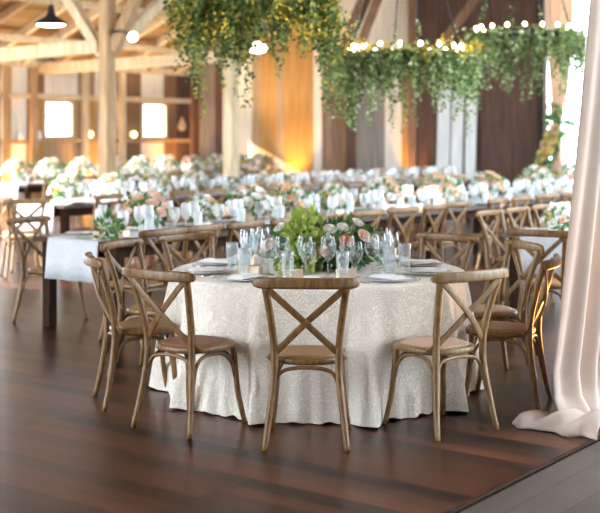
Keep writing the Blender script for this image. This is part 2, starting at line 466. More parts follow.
# ---------------------------------------------------------------- timber frame
def post(u, name_label, mt, z1=None, w=.25):
    t = empty('timber_post', (u, V_P, 0)); tag(t, name_label, 'post')
    mb = MB(); z1 = z1 or roof_z(V_P) - .02
    mb.rbox((0, 0, z1 / 2), (w, w, z1), .02); mb.build('post_shaft', mt, t)
    return t
def brace(parent, a, b, mt, w=.16):
    mb = MB(); mb.beam(a, b, w, w, .004); return mb.build('brace', mt, parent)
p1 = post(14.1, 'square tan timber post with forked braces, left of the garlanded chandeliers', M['timber_tan'], w=.22)
brace(p1, (0, .1, 2.95), (0, 1.45, 4.55), M['timber'], .17)
brace(p1, (.05, -.1, 3.0), (.25, -.9, 4.7), M['timber_tan'], .17)
brace(p1, (.12, 0, 3.02), (1.55, 0, 4.15), M['timber'], .17)
p2 = post(17.3, 'pale timber post under the nearest garlanded chandelier', M['timber'], w=.24)
brace(p2, (.1, 0, 3.1), (1.4, 0, 4.3), M['timber'], .17)
p3 = post(20.5, 'reddish brown timber post with twin braces behind the middle chandelier', M['timber_brown'], w=.25)
brace(p3, (0, -.1, 2.9), (.0, -1.15, 4.9), M['timber_brown'], .2)
brace(p3, (.0, -.45, 2.75), (.0, -1.45, 4.9), M['timber_brown'], .14)
# tie beams from posts to the eave wall
for u, lab in ((14.1, 'heavy cream tie beam left of the forked timber post'), (17.3, 'cream tie beam from the pale post to the window wall')):
    mb = MB(); mb.beam((u, V_P + .13, 3.08), (u, V_W - .02, 3.02), .26, .22, .012)
    tag(mb.build('tie_beam', M['timber']), lab, 'beam')
# wall plate, girts and studs on the eave wall
mb = MB(); mb.beam((4, V_W - .08, 3.12), (U_W - .02, V_W - .08, 3.12), .14, .16, .01); tag(mb.build('wall_plate', M['timber']), 'long pale timber plate along the top of the window wall', 'beam')
mb = MB(); mb.beam((13.3, V_W - .05, 2.43), (U_W - .02, V_W - .05, 2.43), .09, .12, .006); tag(mb.build('wall_girt', M['timber']), 'pale horizontal rail above the two small windows', 'rail')
mb = MB(); mb.beam((13.3, V_W - .05, 1.46), (U_W - .02, V_W - .05, 1.46), .09, .08, .006); tag(mb.build('wall_girt', M['timber_tan']), 'tan horizontal ledge just below the two small windows', 'rail')
def upx(px, v):
    t = (px - 300) / 1200
    return v / (FY + RY * t) * (FX + RX * t)
for px, mt, lab in ((3, 'timber_tan', 'tan wall stud at the left edge of the frame'), (32, 'timber_tan', 'tan wall stud just left of the left window'), (84, 'timber', 'pale wall stud right of the left window'), (121, 'timber', 'pale wall stud close behind the forked post'), (192, 'timber_brown', 'brown stud in the corner of the barn right of the right window')):
    mb = MB(); w = .16
    mb.box((upx(px, V_W - .06), V_W - .10, 1.52), (w, .10, 3.02)); tag(mb.build('wall_stud', M[mt]), lab, 'stud')
# rafters and purlins under the eave roof
R_LAB = 'bleached rafter under the low roof above the window wall'
for i in range(11):
    u = 12.0 + i * .95
    mb = MB(); mb.beam((u, V_W - .1, roof_z(V_W - .1) - .09), (u, V_P + .05, roof_z(V_P + .05) - .09), .11, .16, .008)
    tag(mb.build('rafter', M['timber'] if i % 3 else M['timber_tan']), R_LAB, 'rafter', 'rafters of the low roof')
for i, (v, lab) in enumerate(((18.7, 'lowest pale purlin crossing the rafters near the window wall'), (17.2, 'middle pale purlin crossing the rafters'), (15.8, 'highest pale purlin crossing the rafters near the posts'))):
    mb = MB(); mb.beam((11, v, roof_z(v) - .23), (U_W - .05, v, roof_z(v) - .23), .12, .12, .008)
    tag(mb.build('purlin', M['timber']), lab, 'purlin')
# beam along the post line
mb = MB(); mb.beam((5, V_P, roof_z(V_P) - .16), (U_W, V_P, roof_z(V_P) - .16), .24, .26, .01); tag(mb.build('arcade_beam', M['timber']), 'long high timber beam carried by the three posts', 'beam')

# ---------------------------------------------------------------- chairs
def rrect(w, h, r, n=3):
    out = []
    for cx, cy, a0 in ((w / 2 - r, h / 2 - r, 0), (-w / 2 + r, h / 2 - r, PI / 2), (-w / 2 + r, -h / 2 + r, PI), (w / 2 - r, -h / 2 + r, 1.5 * PI)):
        for k in range(n + 1):
            a = a0 + PI / 2 * k / n
            out.append((cx + r * math.cos(a), cy + r * math.sin(a)))
    return out
def seat_outline(k, n=28):
    out = []
    for i in range(n):
        a = 2 * PI * i / n
        c, s = math.cos(a), math.sin(a)
        e = .72
        x = math.copysign(abs(c) ** e, c); y = math.copysign(abs(s) ** e, s)
        out.append((x * (.2 + .018 * y) * k, .268 + y * .205 * k))
    return out
def disc(mb, levels):
    n = len(levels[0][0]); vs = []; fs = []
    for ol, z in levels: vs += [(x, y, z) for x, y in ol]
    for l in range(len(levels) - 1):
        for i in range(n):
            j = (i + 1) % n
            fs.append((l * n + i, l * n + j, (l + 1) * n + j, (l + 1) * n + i))
    fs.append(tuple(reversed(range(n)))); fs.append(tuple(range((len(levels) - 1) * n, len(levels) * n)))
    mb.add(vs, fs, True)
def make_chair(wood, rush, label):
    t = empty('crossback_chair'); tag(t, label, 'chair')
    mb = MB(); disc(mb, [(seat_outline(.93), .425), (seat_outline(.985), .43), (seat_outline(1), .443), (seat_outline(.985), .456), (seat_outline(.93), .462)])
    seat = mb.build('seat', wood, t)
    mb = MB(); disc(mb, [(seat_outline(.86), .455), (seat_outline(.85), .4655), (seat_outline(.7), .469), (seat_outline(.3), .467)]); mb.build('woven_panel', rush, seat)
    for s in (-1, 1):
        mb = MB(); pts = cr([(s * .212, 0, 0), (s * .192, .035, .16), (s * .170, .062, .34), (s * .166, .068, .46), (s * .172, .055, .58), (s * .192, .015, .74), (s * .212, -.022, .862)], 5)
        mb.tube(pts, [.0145 + .005 * min(1, i / 8) for i in range(len(pts))], 10); mb.build('rear_leg', wood, t)
        mb = MB(); pts = cr([(s * .168, .405, .44), (s * .176, .41, .33), (s * .190, .425, .16), (s * .212, .455, 0)], 5)
        mb.tube(pts, [.0185 - .004 * i / len(pts) for i in range(len(pts))], 10); mb.build('front_leg', wood, t)
    mb = MB(); pts = []; sc = []
    for i in range(21):
        x = -.262 + .524 * i / 20; q = x / .262
        pts.append((x, -.02 - .055 * (1 - q * q), .862 + .004 * (1 - q * q))); sc.append(1 if 0 < i < 20 else .72)
    pts = [(pts[0][0] - .010, pts[0][1] + .003, pts[0][2])] + pts + [(pts[-1][0] + .010, pts[-1][1] + .003, pts[-1][2])]
    sc = [.35] + sc + [.35]
    mb.sweep(pts, rrect(.032, .058, .014), (0, 0, 1), sc); mb.build('back_rail', wood, t)
    for s in (-1, 1):
        mb = MB(); off = .007 * s
        pts = cr([(s * .205, -.03, .842), (s * .12, -.022 + off * .5, .765), (0, .0 + off, .655), (-s * .10, .035 + off * .5, .555), (-s * .178, .078, .475), (-s * .197, .10, .452)], 6)
        mb.sweep(pts, rrect(.011, .035, .004, 2), (-s * .75, 0.02, .75)); mb.build('cross_strap', wood, t)
    def arch(pts):
        mb = MB(); mb.tube(cr(pts, 6), .0105, 8); mb.build('arch_brace', wood, t)
    arch([(-.172, .06, .27), (-.158, .066, .345), (-.115, .075, .398), (0, .08, .412), (.115, .075, .398), (.158, .066, .345), (.172, .06, .27)])
    arch([(-.18, .408, .27), (-.165, .402, .345), (-.115, .392, .398), (0, .388, .412), (.115, .392, .398), (.165, .402, .345), (.18, .408, .27)])
    for s in (-1, 1):
        arch([(s * .174, .072, .27), (s * .172, .092, .345), (s * .165, .14, .398), (s * .16, .235, .412), (s * .165, .33, .398), (s * .174, .385, .345), (s * .18, .405, .27)])
    return t
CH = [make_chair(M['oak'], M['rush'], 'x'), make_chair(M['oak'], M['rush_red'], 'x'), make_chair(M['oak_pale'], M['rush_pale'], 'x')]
used = [False] * 3
def chair(kind, x, y, rz, label, group=None):
    if not used[kind]:
        used[kind] = True; o = CH[kind]; o.location = (x, y, 0); o.rotation_euler = (0, 0, rz); o['label'] = label
        if group: o['group'] = group
        return o
    return dup(CH[kind], (x, y, 0), rz, label, group)
def face(dx, dy): return math.atan2(-dx, dy)      # local +Y turned to (dx,dy)

TC = camxy(.114, 7.62)       # round table centre
TR = .915
def polar(deg, r):
    """angle measured from the side facing the camera, positive to the right"""
    a = math.radians(deg)
    return camxy(.114 + r * math.sin(a), 7.62 - r * math.cos(a))
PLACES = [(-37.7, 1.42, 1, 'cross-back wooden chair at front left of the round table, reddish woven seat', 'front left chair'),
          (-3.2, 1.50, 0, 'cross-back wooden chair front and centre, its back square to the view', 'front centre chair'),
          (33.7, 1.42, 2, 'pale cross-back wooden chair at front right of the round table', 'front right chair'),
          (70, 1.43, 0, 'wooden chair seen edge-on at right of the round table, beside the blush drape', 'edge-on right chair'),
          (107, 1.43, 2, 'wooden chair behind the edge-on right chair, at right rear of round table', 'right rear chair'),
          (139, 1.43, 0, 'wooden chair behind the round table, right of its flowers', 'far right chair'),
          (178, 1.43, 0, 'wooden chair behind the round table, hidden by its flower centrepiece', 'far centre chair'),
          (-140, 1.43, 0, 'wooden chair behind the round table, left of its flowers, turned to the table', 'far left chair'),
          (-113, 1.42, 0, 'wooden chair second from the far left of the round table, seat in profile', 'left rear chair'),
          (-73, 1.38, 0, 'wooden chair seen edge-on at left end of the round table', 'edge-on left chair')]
for deg, r, k, lab, ph in PLACES:
    x, y = polar(deg, r)
    chair(k, x, y, face(TC[0] - x, TC[1] - y), lab)

# ---------------------------------------------------------------- round table cloth
def cloth_r(phi, k):
    """phi: angle in view convention (radians), k 0 at table edge .. 1 at floor"""
    dd = min(abs(((math.degrees(phi) - p[0] + 180) % 360) - 180) for p in PLACES)
    s = min(1, max(0, (dd - 11) / 7)); s = s * s * (3 - 2 * s)
    fl = .014 + .135 * s
    fo = .028 * math.sin(phi * 23 + 1.3 * math.sin(phi * 5)) * (.35 + .65 * s) + .010 * math.sin(phi * 51 + 2)
    r = TR + .012 + (k ** .8) * fl + fo * min(1, k * 1.6) * (.3 + .7 * k)
    # where a seat is pushed in, the cloth gives way to it
    for p in PLACES:
        a = abs(((math.degrees(phi) - p[0] + 180) % 360) - 180)
        lim = p[1] - .487 + max(0, a - 12) * .02
        if a < 18 and .2 < k < .75: r = min(r, max(lim, TR - .08))
    return r
mb = MB()
def cf(i, j):
    phi = 2 * PI * i; 
    if j < .25:
        r = TR * (j / .25) * 1.0 + 1e-4; z = .76
    elif j < .3:
        a = (j - .25) / .05 * PI / 2; r = TR + .012 * math.sin(a); z = .748 + .012 * math.cos(a)
    else:
        k = (j - .3) / .7; r = cloth_r(phi, k); z = .748 * (1 - k) + .006 + .012 * max(0, math.sin(phi * 31)) * k
    x, y = camxy(.114 + r * math.sin(phi), 7.62 - r * math.cos(phi))
    return (x - TC[0], y - TC[1], z)
mb.grid(cf, 360, 40, True)
tag(mb.build('tablecloth', M['lace'], None, (TC[0], TC[1], 0)), 'floor-length ivory embroidered cloth on the round table in front', 'tablecloth')

# ---------------------------------------------------------------- tableware
def proto(name, prof, m, seg=18):
    mb = MB(); mb.lathe(prof, seg); return mb.build(name, m)
WINE = [(.034, 0), (.033, .003), (.006, .008), (.004, .03), (.004, .085), (.012, .094), (.030, .112), (.040, .140), (.041, .158), (.037, .19), (.033, .215)]
GOBLET = [(.032, 0), (.031, .003), (.006, .008), (.0045, .03), (.0045, .06), (.014, .07), (.036, .092), (.043, .12), (.042, .15), (.036, .185)]
TUMB = [(.029, 0), (.030, .012), (.026, .018), (.029, .03), (.032, .07), (.034, .11), (.036, .145), (.0345, .145), (.031, .08), (.027, .025)]
FLUTE = [(.030, 0), (.029, .003), (.005, .008), (.004, .03), (.004, .075), (.014, .09), (.024, .13), (.026, .17), (.023, .225)]
class Pool:
    def __init__(s, name, prof, m, cat, seg=18): s.name, s.prof, s.m, s.cat, s.seg = name, prof, m, cat, seg; s.first = None
    def put(s, x, y, z, label, group=None, rz=0):
        if s.first is None:
            mb = MB(); s.prof(mb) if callable(s.prof) else mb.lathe(s.prof, s.seg)
            o = s.first = mb.build(s.name, s.m)
        else:
            o = s.first.copy(); COL.objects.link(o)
            if 'group' in o: del o['group']
        o.location = (x, y, z); o.rotation_euler = (0, 0, rz); tag(o, label, s.cat, group)
        if s.cat == 'glass': o.scale = (1.12, 1.12, 1.14)
        return o
wine = Pool('wine_glass', WINE, M['glass'], 'glass', 24); goblet = Pool('water_goblet', GOBLET, M['glass'], 'glass', 24)
tumbler = Pool('tumbler', TUMB, M['glass_cut'], 'glass', 10); flute = Pool('champagne_flute', FLUTE, M['glass'], 'glass', 20)
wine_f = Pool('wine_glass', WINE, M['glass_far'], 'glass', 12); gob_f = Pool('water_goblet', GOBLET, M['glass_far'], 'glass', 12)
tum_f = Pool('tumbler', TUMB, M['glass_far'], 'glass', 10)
plate = Pool('dinner_plate', [(.08, 0), (.09, .002), (.14, .014), (.145, .016), (.14, .017), (.095, .006), (.001, .005)], M['plate'], 'plate', 32)
plate_f = Pool('dinner_plate', [(.08, 0), (.14, .014), (.145, .016), (.14, .017), (.095, .006), (.001, .005)], M['plate'], 'plate', 20)
def nap(mb):
    n = 10
    def f(i, j):
        x = (i - .5) * .1; y = (j - .5) * .22
        e = 1 - max(abs(i - .5), abs(j - .5)) * 2
        return (x, y, .004 + .014 * min(1, e * 5) + .002 * math.sin(y * 60 + x * 30))
    mb.grid(f, n, 14)
    mb.box((0, 0, .003), (.1, .22, .005))
napkin = Pool('folded_napkin', nap, M['linen'], 'napkin')
def fork_m(mb):
    mb.sweep(cr([(0, -.09, .003), (0, -.03, .006), (0, .03, .005), (0, .045, .004)], 4), rrect(.009, .003, .0012, 1), (0, 0, 1))
    mb.rbox((0, .055, .004), (.022, .022, .003), .001)
    for i in range(4): mb.box((-.009 + .006 * i, .082, .005), (.003, .036, .002))
def knife_m(mb):
    mb.sweep([(0, -.1, .004), (0, -.06, .005), (0, -.01, .005)], rrect(.012, .006, .0025, 2), (0, 0, 1))
    mb.add([(-.006, -.01, .003), (.007, -.01, .003), (.008, .07, .003), (0, .105, .003), (-.006, .09, .003), (-.006, -.01, .005), (.007, -.01, .005), (.008, .07, .005), (0, .105, .005), (-.006, .09, .005)],
           [(4, 3, 2, 1, 0), (5, 6, 7, 8, 9)] + [(i, (i + 1) % 5, 5 + (i + 1) % 5, 5 + i) for i in range(5)], False)
fork = Pool('fork', fork_m, M['steel'], 'fork'); knife = Pool('knife', knife_m, M['steel'], 'knife')
def box_m(mb):
    mb.rbox((0, 0, .0225), (.115, .045, .045), .003); mb.rbox((0, 0, .049), (.119, .049, .010), .002)
favour = Pool('favour_box', box_m, M['favour'], 'box')

ZT = .7615
for deg, r, k, lab, ph in PLACES:
    a0 = math.radians(deg)
    def pos(rr, lat):
        a = a0 + lat / rr
        return camxy(.114 + rr * math.sin(a), 7.62 - rr * math.cos(a))
    cx, cy = pos(.72, 0); rz = face(TC[0] - cx, TC[1] - cy)
    plate.put(cx, cy, ZT, 'white dinner plate on the round table before the ' + ph)
    napkin.put(cx, cy, ZT + .017, 'folded white napkin on the plate before the ' + ph, rz=rz + .15)
    x, y = pos(.72, -.19); fork.put(x, y, ZT, 'silver fork left of the plate before the ' + ph, rz=rz)
    x, y = pos(.72, .19); knife.put(x, y, ZT, 'silver knife right of the plate before the ' + ph, rz=rz)
    x, y = pos(.55, .17); tumbler.put(x, y, ZT, 'pressed glass tumbler standing before the ' + ph, rz=deg)
    x, y = pos(.43, .20); wine.put(x, y, ZT, 'second wine glass beside the tumbler of the ' + ph)
    x, y = pos(.47, .08); wine.put(x, y, ZT, 'tall clear wine glass standing before the ' + ph)
    x, y = pos(.45, -.04); goblet.put(x, y, ZT, 'round-bowled goblet standing before the ' + ph)
    if deg in (-37.7, -3.2, 33.7, 178, -113):
        x, y = pos(.50, -.13); favour.put(x, y, ZT, 'small cream favour box before the ' + ph, rz=rz + rnd.uniform(-.3, .3))

# ---------------------------------------------------------------- flowers
def rose_mesh(mb, R=1.0, seed=1):
    q = random.Random(seed)
    rings = [(3, .20, .62), (4, .42, .66), (5, .70, .52), (6, 1.05, .22)]
    for n, rr, h in rings:
        for k in range(n):
            a = 2 * PI * k / n + rr * 3; wid = 2 * PI / n * 1.35
            def f(i, j, a=a, wid=wid, rr=rr, h=h):
                ang = a + (i - .5) * wid
                zz = -.45 + j * (h + .45)
                rad = rr * (.35 + .65 * math.sin(min(1, j * 1.05) * PI / 2)) + .30 * j * j * rr * rr - (i - .5) ** 2 * .25 * rr * j
                return (R * rad * math.cos(ang), R * rad * math.sin(ang), R * zz)
            mb.grid(f, 4, 3)
ROSE = {}
def rose(mname, R, loc, parent, name='rose'):
    key = (mname, name)
    if key not in ROSE:
        mb = MB(); rose_mesh(mb); o = mb.build(name, M[mname], parent); ROSE[key] = o
    else:
        o = ROSE[key].copy(); COL.objects.link(o); o.parent = parent
    o.location = loc; o.scale = (R, R, R)
    d = Vector(loc) - (Vector((.02, .08, -.10)) if parent.name.startswith('flower_centrepiece') else Vector((0, 0, .02))); q = Vector((0, 0, 1)).rotation_difference(d.normalized()) if d.length > .01 else None
    if q: o.rotation_euler = q.to_euler()
    return o
def leaf_ball(mb, c, rad, n, L, W, q, up=.3):
    for _ in range(n):
        while True:
            p = Vector([q.uniform(-1, 1) for _ in range(3)])
            if .25 < p.length < 1: break
        d = (p.normalized() + Vector((0, 0, up)) + Vector([q.uniform(-.6, .6) for _ in range(3)])).normalized()
        pos = Vector((c[0] + p.x * rad[0], c[1] + p.y * rad[1], c[2] + p.z * rad[2]))
        k = q.uniform(.7, 1.25)
        mb.leaf(pos, d, Vector([q.uniform(-1, 1) for _ in range(3)]), L * k, W * k)

# centrepiece of the round table
q = random.Random(3)
# built in view-aligned local axes: local x = right, local y = away
VA = math.atan2(RY, RX)
cp = empty('flower_centrepiece', (TC[0], TC[1], ZT), VA)
tag(cp, 'large lime and blush flower centrepiece on the round table', 'flowers')
mb = MB(); mb.lathe([(.07, 0), (.075, .005), (.03, .02), (.03, .04), (.10, .075), (.13, .11), (.125, .11), (.03, .06)], 24); mb.build('compote_bowl', M['favour'], cp)
mb = MB(); leaf_ball(mb, (.06, .02, .17), (.33, .22, .13), 420, .075, .042, q); leaf_ball(mb, (.24, 0, .13), (.13, .14, .10), 120, .08, .045, q)
leaf_ball(mb, (-.20, 0, .12), (.13, .14, .10), 120, .07, .035, q); mb.build('foliage', M['leaf'], cp)
mb = MB()
for c, rad, n in (((-.10, -.15, .20), (.10, .09, .13), 170), ((-.06, -.12, .30), (.07, .06, .10), 70), ((-.12, -.20, .08), (.08, .06, .09), 90), ((-.20, -.30, .03), (.04, .03, .02), 10)):
    leaf_ball(mb, c, rad, n, .062, .046, q, .0)
mb.build('lime_foliage', M['leaf_lime'], cp)
for x, y, z, R, m_ in ((-.31, -.20, .17, .046, 'blush'), (-.24, -.08, .27, .040, 'white_petal'), (.07, -.22, .27, .038, 'white_petal'), (.15, -.20, .28, .036, 'white_petal'), (.17, -.26, .20, .042, 'orange'),
                       (.28, -.24, .23, .044, 'blush'), (.25, -.08, .30, .040, 'white_petal'), (.34, -.18, .18, .042, 'white_petal'), (.10, .03, .33, .042, 'blush'), (.02, -.10, .31, .036, 'white_petal'), (.03, -.27, .14, .034, 'peach'), (-.34, -.06, .14, .038, 'peach'), (.38, -.02, .22, .042, 'blush')):
    rose(m_, R * .82, (x, y, z), cp)

# prototypes for the row tables
def arrangement(name, label, cols, seed, s=1.0, lime=False):
    q = random.Random(seed); t = empty(name); tag(t, label, 'flowers')
    mb = MB(); mb.lathe([(.055, 0), (.065, .01), (.07, .05), (.06, .10), (.065, .12), (.06, .12), (.05, .08)], 16); mb.build('vase', M['glass_far'] if seed % 2 else M['favour'], t)
    mb = MB(); leaf_ball(mb, (0, 0, .19 * s), (.20 * s, .20 * s, .11 * s), 120, .075, .042, q); mb.build('foliage', M['leaf_lime' if lime else 'leaf'], t)
    n = 20
    for i in range(n):
        a = i * 2.4; rr = .04 + .19 * math.sqrt((i + .5) / n)
        rose(cols[i % len(cols)], q.uniform(.034, .050) * s, (rr * math.cos(a) * s, rr * math.sin(a) * s, (.36 - rr * rr * 4.2) * s), t)
    return t
ARR = [arrangement('flower_arrangement', 'x', ['blush', 'white_petal', 'blush', 'white_petal', 'peach'], 1), arrangement('flower_arrangement', 'x', ['peach', 'blush', 'white_petal', 'peach', 'white_petal', 'blush', 'white_petal', 'white_petal'], 2),
       arrangement('flower_arrangement', 'x', ['white_petal', 'white_petal', 'blush', 'white_petal', 'white_petal', 'yellow'], 3)]
aused = [False] * 3
def flowers(kind, x, y, z, label, s=1, group=None):
    if not aused[kind]:
        aused[kind] = True; o = ARR[kind]; o.location = (x, y, z); o['label'] = label
        if group: o['group'] = group
    else: o = dup(ARR[kind], (x, y, z), rnd.uniform(0, 6), label, group)
    o.scale = (s, s, s)
    return o

# ---------------------------------------------------------------- long tables
def make_table(label, L_=2.55, W_=1.0):
    t = empty('farm_table'); tag(t, label, 'table')
    mb = MB(); mb.rbox((L_ / 2, 0, .74), (L_ - .01, W_, .04), .006); mb.build('tabletop', M['dark_wood'], t)
    mb = MB()
    for s in (-1, 1): mb.box((L_ / 2, s * (W_ / 2 - .10), .67), (L_ - .24, .025, .10))
    for x in (.10, L_ - .10): mb.box((x, 0, .67), (.025, W_ - .2, .10))
    mb.build('apron', M['dark_frame'], t)
    for x in (.10, L_ - .10):
        for s in (-1, 1):
            mb = MB(); mb.rbox((x, s * (W_ / 2 - .10), .36), (.09, .09, .72), .006); mb.build('leg', M['dark_frame'], t)
    return t
TBL = None
def table_at(u, v, label):
    global TBL
    if TBL is None: TBL = make_table(label); TBL.location = (u, v, 0); return TBL
    return dup(TBL, (u, v, 0), 0, label)
def runner(u0, u1, v, drop, label, w=.6):
    mb = MB(); z = .7625
    pts = [(u0 - .018, z - drop), (u0 - .016, z - drop * .6), (u0 - .013, z - .05), (u0 - .008, z - .004), (u0 + .012, z)]
    n = 14
    pts += [(u0 + (u1 - u0) * (k + 1) / n, z) for k in range(n)]
    rows = []
    def f(i, j):
        k = min(int(j * (len(pts) - 1) + 1e-6), len(pts) - 1); x, zz = pts[k]
        dr = max(0, (z - zz) / max(drop, .01))
        return (x - .012 * dr * (1 + math.sin(i * 15)), v + (i - .5) * w * (1 + .02 * dr), zz)
    mb.grid(f, 24, len(pts) - 1)
    vs2 = [(a, b, c + (.004 if a > u0 else 0)) for a, b, c in mb.v]
    mb2 = MB(); mb2.v = [(a, b, c) for a, b, c in mb.v]; mb2.f = mb.f; mb2.sm = mb.sm; mb2.mi = mb.mi
    o = mb2.build('table_runner', M['runner']); md = o.modifiers.new('thick', 'SOLIDIFY'); md.thickness = .003; md.offset = 1
    return tag(o, label, 'table runner')
ZR = .7665

# row nearest the round table, running away to the right
V1 = 7.35
for i, lab in enumerate(('dark wooden farm table with a white runner over its end, at left', 'dark farm table continuing the left table behind the round table', 'third dark farm table along the long row, behind the right chairs', 'farthest dark farm table of the long row, by the bright doorway')):
    table_at(6.72 + i * 2.56, V1, lab)
runner(6.72, 16.9, V1, .335, 'white linen runner hanging over the end of the dark table at left')
ORD = ['first', 'second', 'third', 'fourth', 'fifth', 'sixth', 'seventh', 'eighth', 'ninth', 'tenth', 'eleventh', 'twelfth', 'thirteenth', 'fourteenth', 'fifteenth', 'sixteenth', 'seventeenth']
for i, p in enumerate((160, 203, 243, 283, 324, 362, 397, 428, 456, 492, 518, 543, 566)):
    u = upx(p, 6.44)
    j = rnd.uniform(-.06, .06)
    chair(0, u, 6.42 + rnd.uniform(-.05, .04), face(rnd.uniform(-.08, .08), 1), '%s cross-back chair from the left along the near side of the long dark row' % ORD[i])
chair(0, 7.0, 8.2, face(.1, -1), 'wooden chair on the far side of the left dark table, facing the camera')
for i in range(1, 5): pass

# dark row at right with its end runner, beside the drape
V2 = 4.38
for i, lab in enumerate(('dark farm table with hanging runner at right, behind the edge-on chair', 'dark farm table beyond the right runner table, half hidden by the drape')):
    table_at(9.42 + i * 2.56, V2, lab)
runner(9.42, 14.4, V2, .34, 'pale linen runner hanging over the table end at right by the drape', .62)
chair(0, 8.46, 4.05, face(1, .1), 'wooden chair at the head of the right runner table, back to the camera')
for i, (u, ph) in enumerate(((10.22, 'first'), (10.80, 'second'), (11.36, 'third'), (11.95, 'fourth'))):
    chair(0, u, 5.38, face(.03 * (i - 1), -1), '%s chair from the left on the far side of the right runner table' % ph)

# second row behind
V3 = 11.4
for i, lab in enumerate(('dark farm table with a white runner end, second row at far left', 'second-row dark farm table behind the left flowers', 'second-row dark farm table behind the round table flowers', 'farthest second-row dark farm table near the barn door')):
    table_at(9.82 + i * 2.56, V3, lab)
runner(9.82, 20.0, V3, .36, 'white runner over the end of the second-row table at far left', .66)
for i in range(14):
    u = 10.2 + i * .66
    chair(2 if i % 2 else 0, u, 10.56, face(rnd.uniform(-.1, .1), 1), '%s chair from the left on the near side of the second table row' % ORD[i])
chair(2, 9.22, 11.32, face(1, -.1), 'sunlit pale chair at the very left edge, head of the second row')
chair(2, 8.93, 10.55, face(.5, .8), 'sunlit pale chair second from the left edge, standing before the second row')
# third row by the posts
V4 = 16.3
for i, lab in enumerate(('third-row farm table below the left window', 'third-row farm table in the middle below the right window', 'third-row farm table nearest the barn corner')):
    table_at(13.4 + i * 2.56, V4, lab)
runner(13.4, 21.0, V4, .3, 'white runner along the third table row below the windows')
for i in range(9):
    chair(2, 13.7 + i * .75, 15.46, face(0, 1), 'pale cross-back chair half lost behind flowers at the third table row', 'chairs at the third table row')

# tableware along the rows
def lay(v, us, half, tag_row, wf, gf, tf, pf, sides=(-1, 1)):
    for u in us:
        for s in sides:
            j = lambda a: rnd.uniform(-a, a)
            pf.put(u, v + s * (half - .18), ZR - .004, 'white dinner plate ' + tag_row, 'plates ' + tag_row)
            wf.put(u + .14 + j(.02), v + s * (half - .31) + j(.02), ZR, 'wine glass ' + tag_row, 'wine glasses ' + tag_row)
            wf.put(u + .30 + j(.02), v + s * (half - .33) + j(.02), ZR, 'wine glass ' + tag_row, 'wine glasses ' + tag_row)
            gf.put(u + .04 + j(.02), v + s * (half - .345) + j(.01), ZR, 'round goblet ' + tag_row, 'goblets ' + tag_row)
            if tf: tf.put(u + .22 + j(.02), v + s * (half - .25) + j(.02), ZR, 'glass tumbler ' + tag_row, 'tumblers ' + tag_row)
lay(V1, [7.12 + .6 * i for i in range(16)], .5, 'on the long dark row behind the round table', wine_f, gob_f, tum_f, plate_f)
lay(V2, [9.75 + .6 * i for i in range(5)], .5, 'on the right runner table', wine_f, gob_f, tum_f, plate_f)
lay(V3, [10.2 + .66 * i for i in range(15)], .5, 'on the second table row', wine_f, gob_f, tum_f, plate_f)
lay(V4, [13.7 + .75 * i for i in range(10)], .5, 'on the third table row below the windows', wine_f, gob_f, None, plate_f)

# flowers along the rows
for px, k, s, lab in ((146, 0, 1.0, 'full blush rose arrangement on the left dark table'), (203, 2, .8, 'small white and blush arrangement left of the pink and orange one'), (250, 1, 1.0, 'blush and orange arrangement on the long row left of the lime centrepiece'), (288, 1, 1.0, 'peach rose arrangement directly behind the lime centrepiece'),
                      (334, 2, .9, 'white and blush arrangement on the long row right behind the centrepiece'), (382, 1, 1.05, 'peach arrangement with dark leaves in middle of the long row'), (440, 1, 1.1, 'peach and green arrangement left of the barn door on the long row'),
                      (487, 1, 1.05, 'orange-flecked arrangement before the barn door, long row'), (536, 2, 1.15, 'leafy white arrangement below the hanging garland, long row'), (572, 2, 1.2, 'white arrangement before the bright doorway beside the drape')):
    flowers(k, upx(px, V1), V1, ZR, lab, s)
# leafy sprigs on the left table runner
q = random.Random(9)
mb = MB(); leaf_ball(mb, (0, 0, .10), (.10, .10, .10), 110, .06, .035, q)
tag(mb.build('greenery_bunch', M['leaf'], None, (*at(108, 9.75), ZR)), 'low bunch of green leaves on the left runner table', 'greenery')
mb = MB()
for i in range(16):
    mb.leaf((-.12 + .016 * i, .01 * math.sin(i), .006), (q.uniform(-1, 1), q.uniform(-1, 1), .25), (0, 0, 1), .05, .028)
tag(mb.build('leaf_sprig', M['leaf_lime'], None, (*at(88, 9.8), ZR)), 'loose leafy sprig lying on the runner end of the left table', 'greenery')
for px, lab in ((100, 'small cream favour box by the leafy bunch on the left table'), (124, 'small cream favour box before the blush roses on the left table'), (206, 'small cream favour box on long row left of the pink flowers')):
    u = upx(px, V1 - .2); favour.put(u, V1 - .2, ZR, lab, rz=.3)
n2 = 0
for i in range(13):
    u = 10.3 + i * .80
    p = px_of(u, V3)
    flowers([2, 0, 2, 1][i % 4], u, V3, ZR, '%s flower arrangement from the left on the second table row' % ORD[n2], .95 if p < 230 else .72); n2 += 1
for i in range(10):
    u = 13.6 + i * .75
    flowers(2 if i % 3 else 0, u, V4, ZR, 'white and blush arrangement on the third table row below the windows', 1.2, 'flowers on the third table row')
for px, lab in ((560, 'low white arrangement on the right runner table by the drape'),): 
    flowers(2, upx(px, V2), V2, ZR, lab, .7)
# votives
def votive(x, y, label):
    t = empty('votive_candle', (x, y, ZR)); tag(t, label, 'candle')
    mb = MB(); mb.lathe([(.03, 0), (.034, .03), (.035, .07), (.033, .07), (.03, .02)], 14); mb.build('glass_cup', M['glass_far'], t)
    mb = MB(); mb.lathe([(.024, .012), (.024, .045), (.001, .046)], 12); mb.build('wax', M['flame'], t)
for px, v, lab in ((204, V1 - .32, 'glowing votive candle on the long row left of the round table glasses'), (340, V1 - .2, 'glowing votive candle on long row behind the centrepiece'), (420, V1 - .3, 'glowing votive candle on the long row before the barn door')):
    votive(upx(px, v), v, lab)

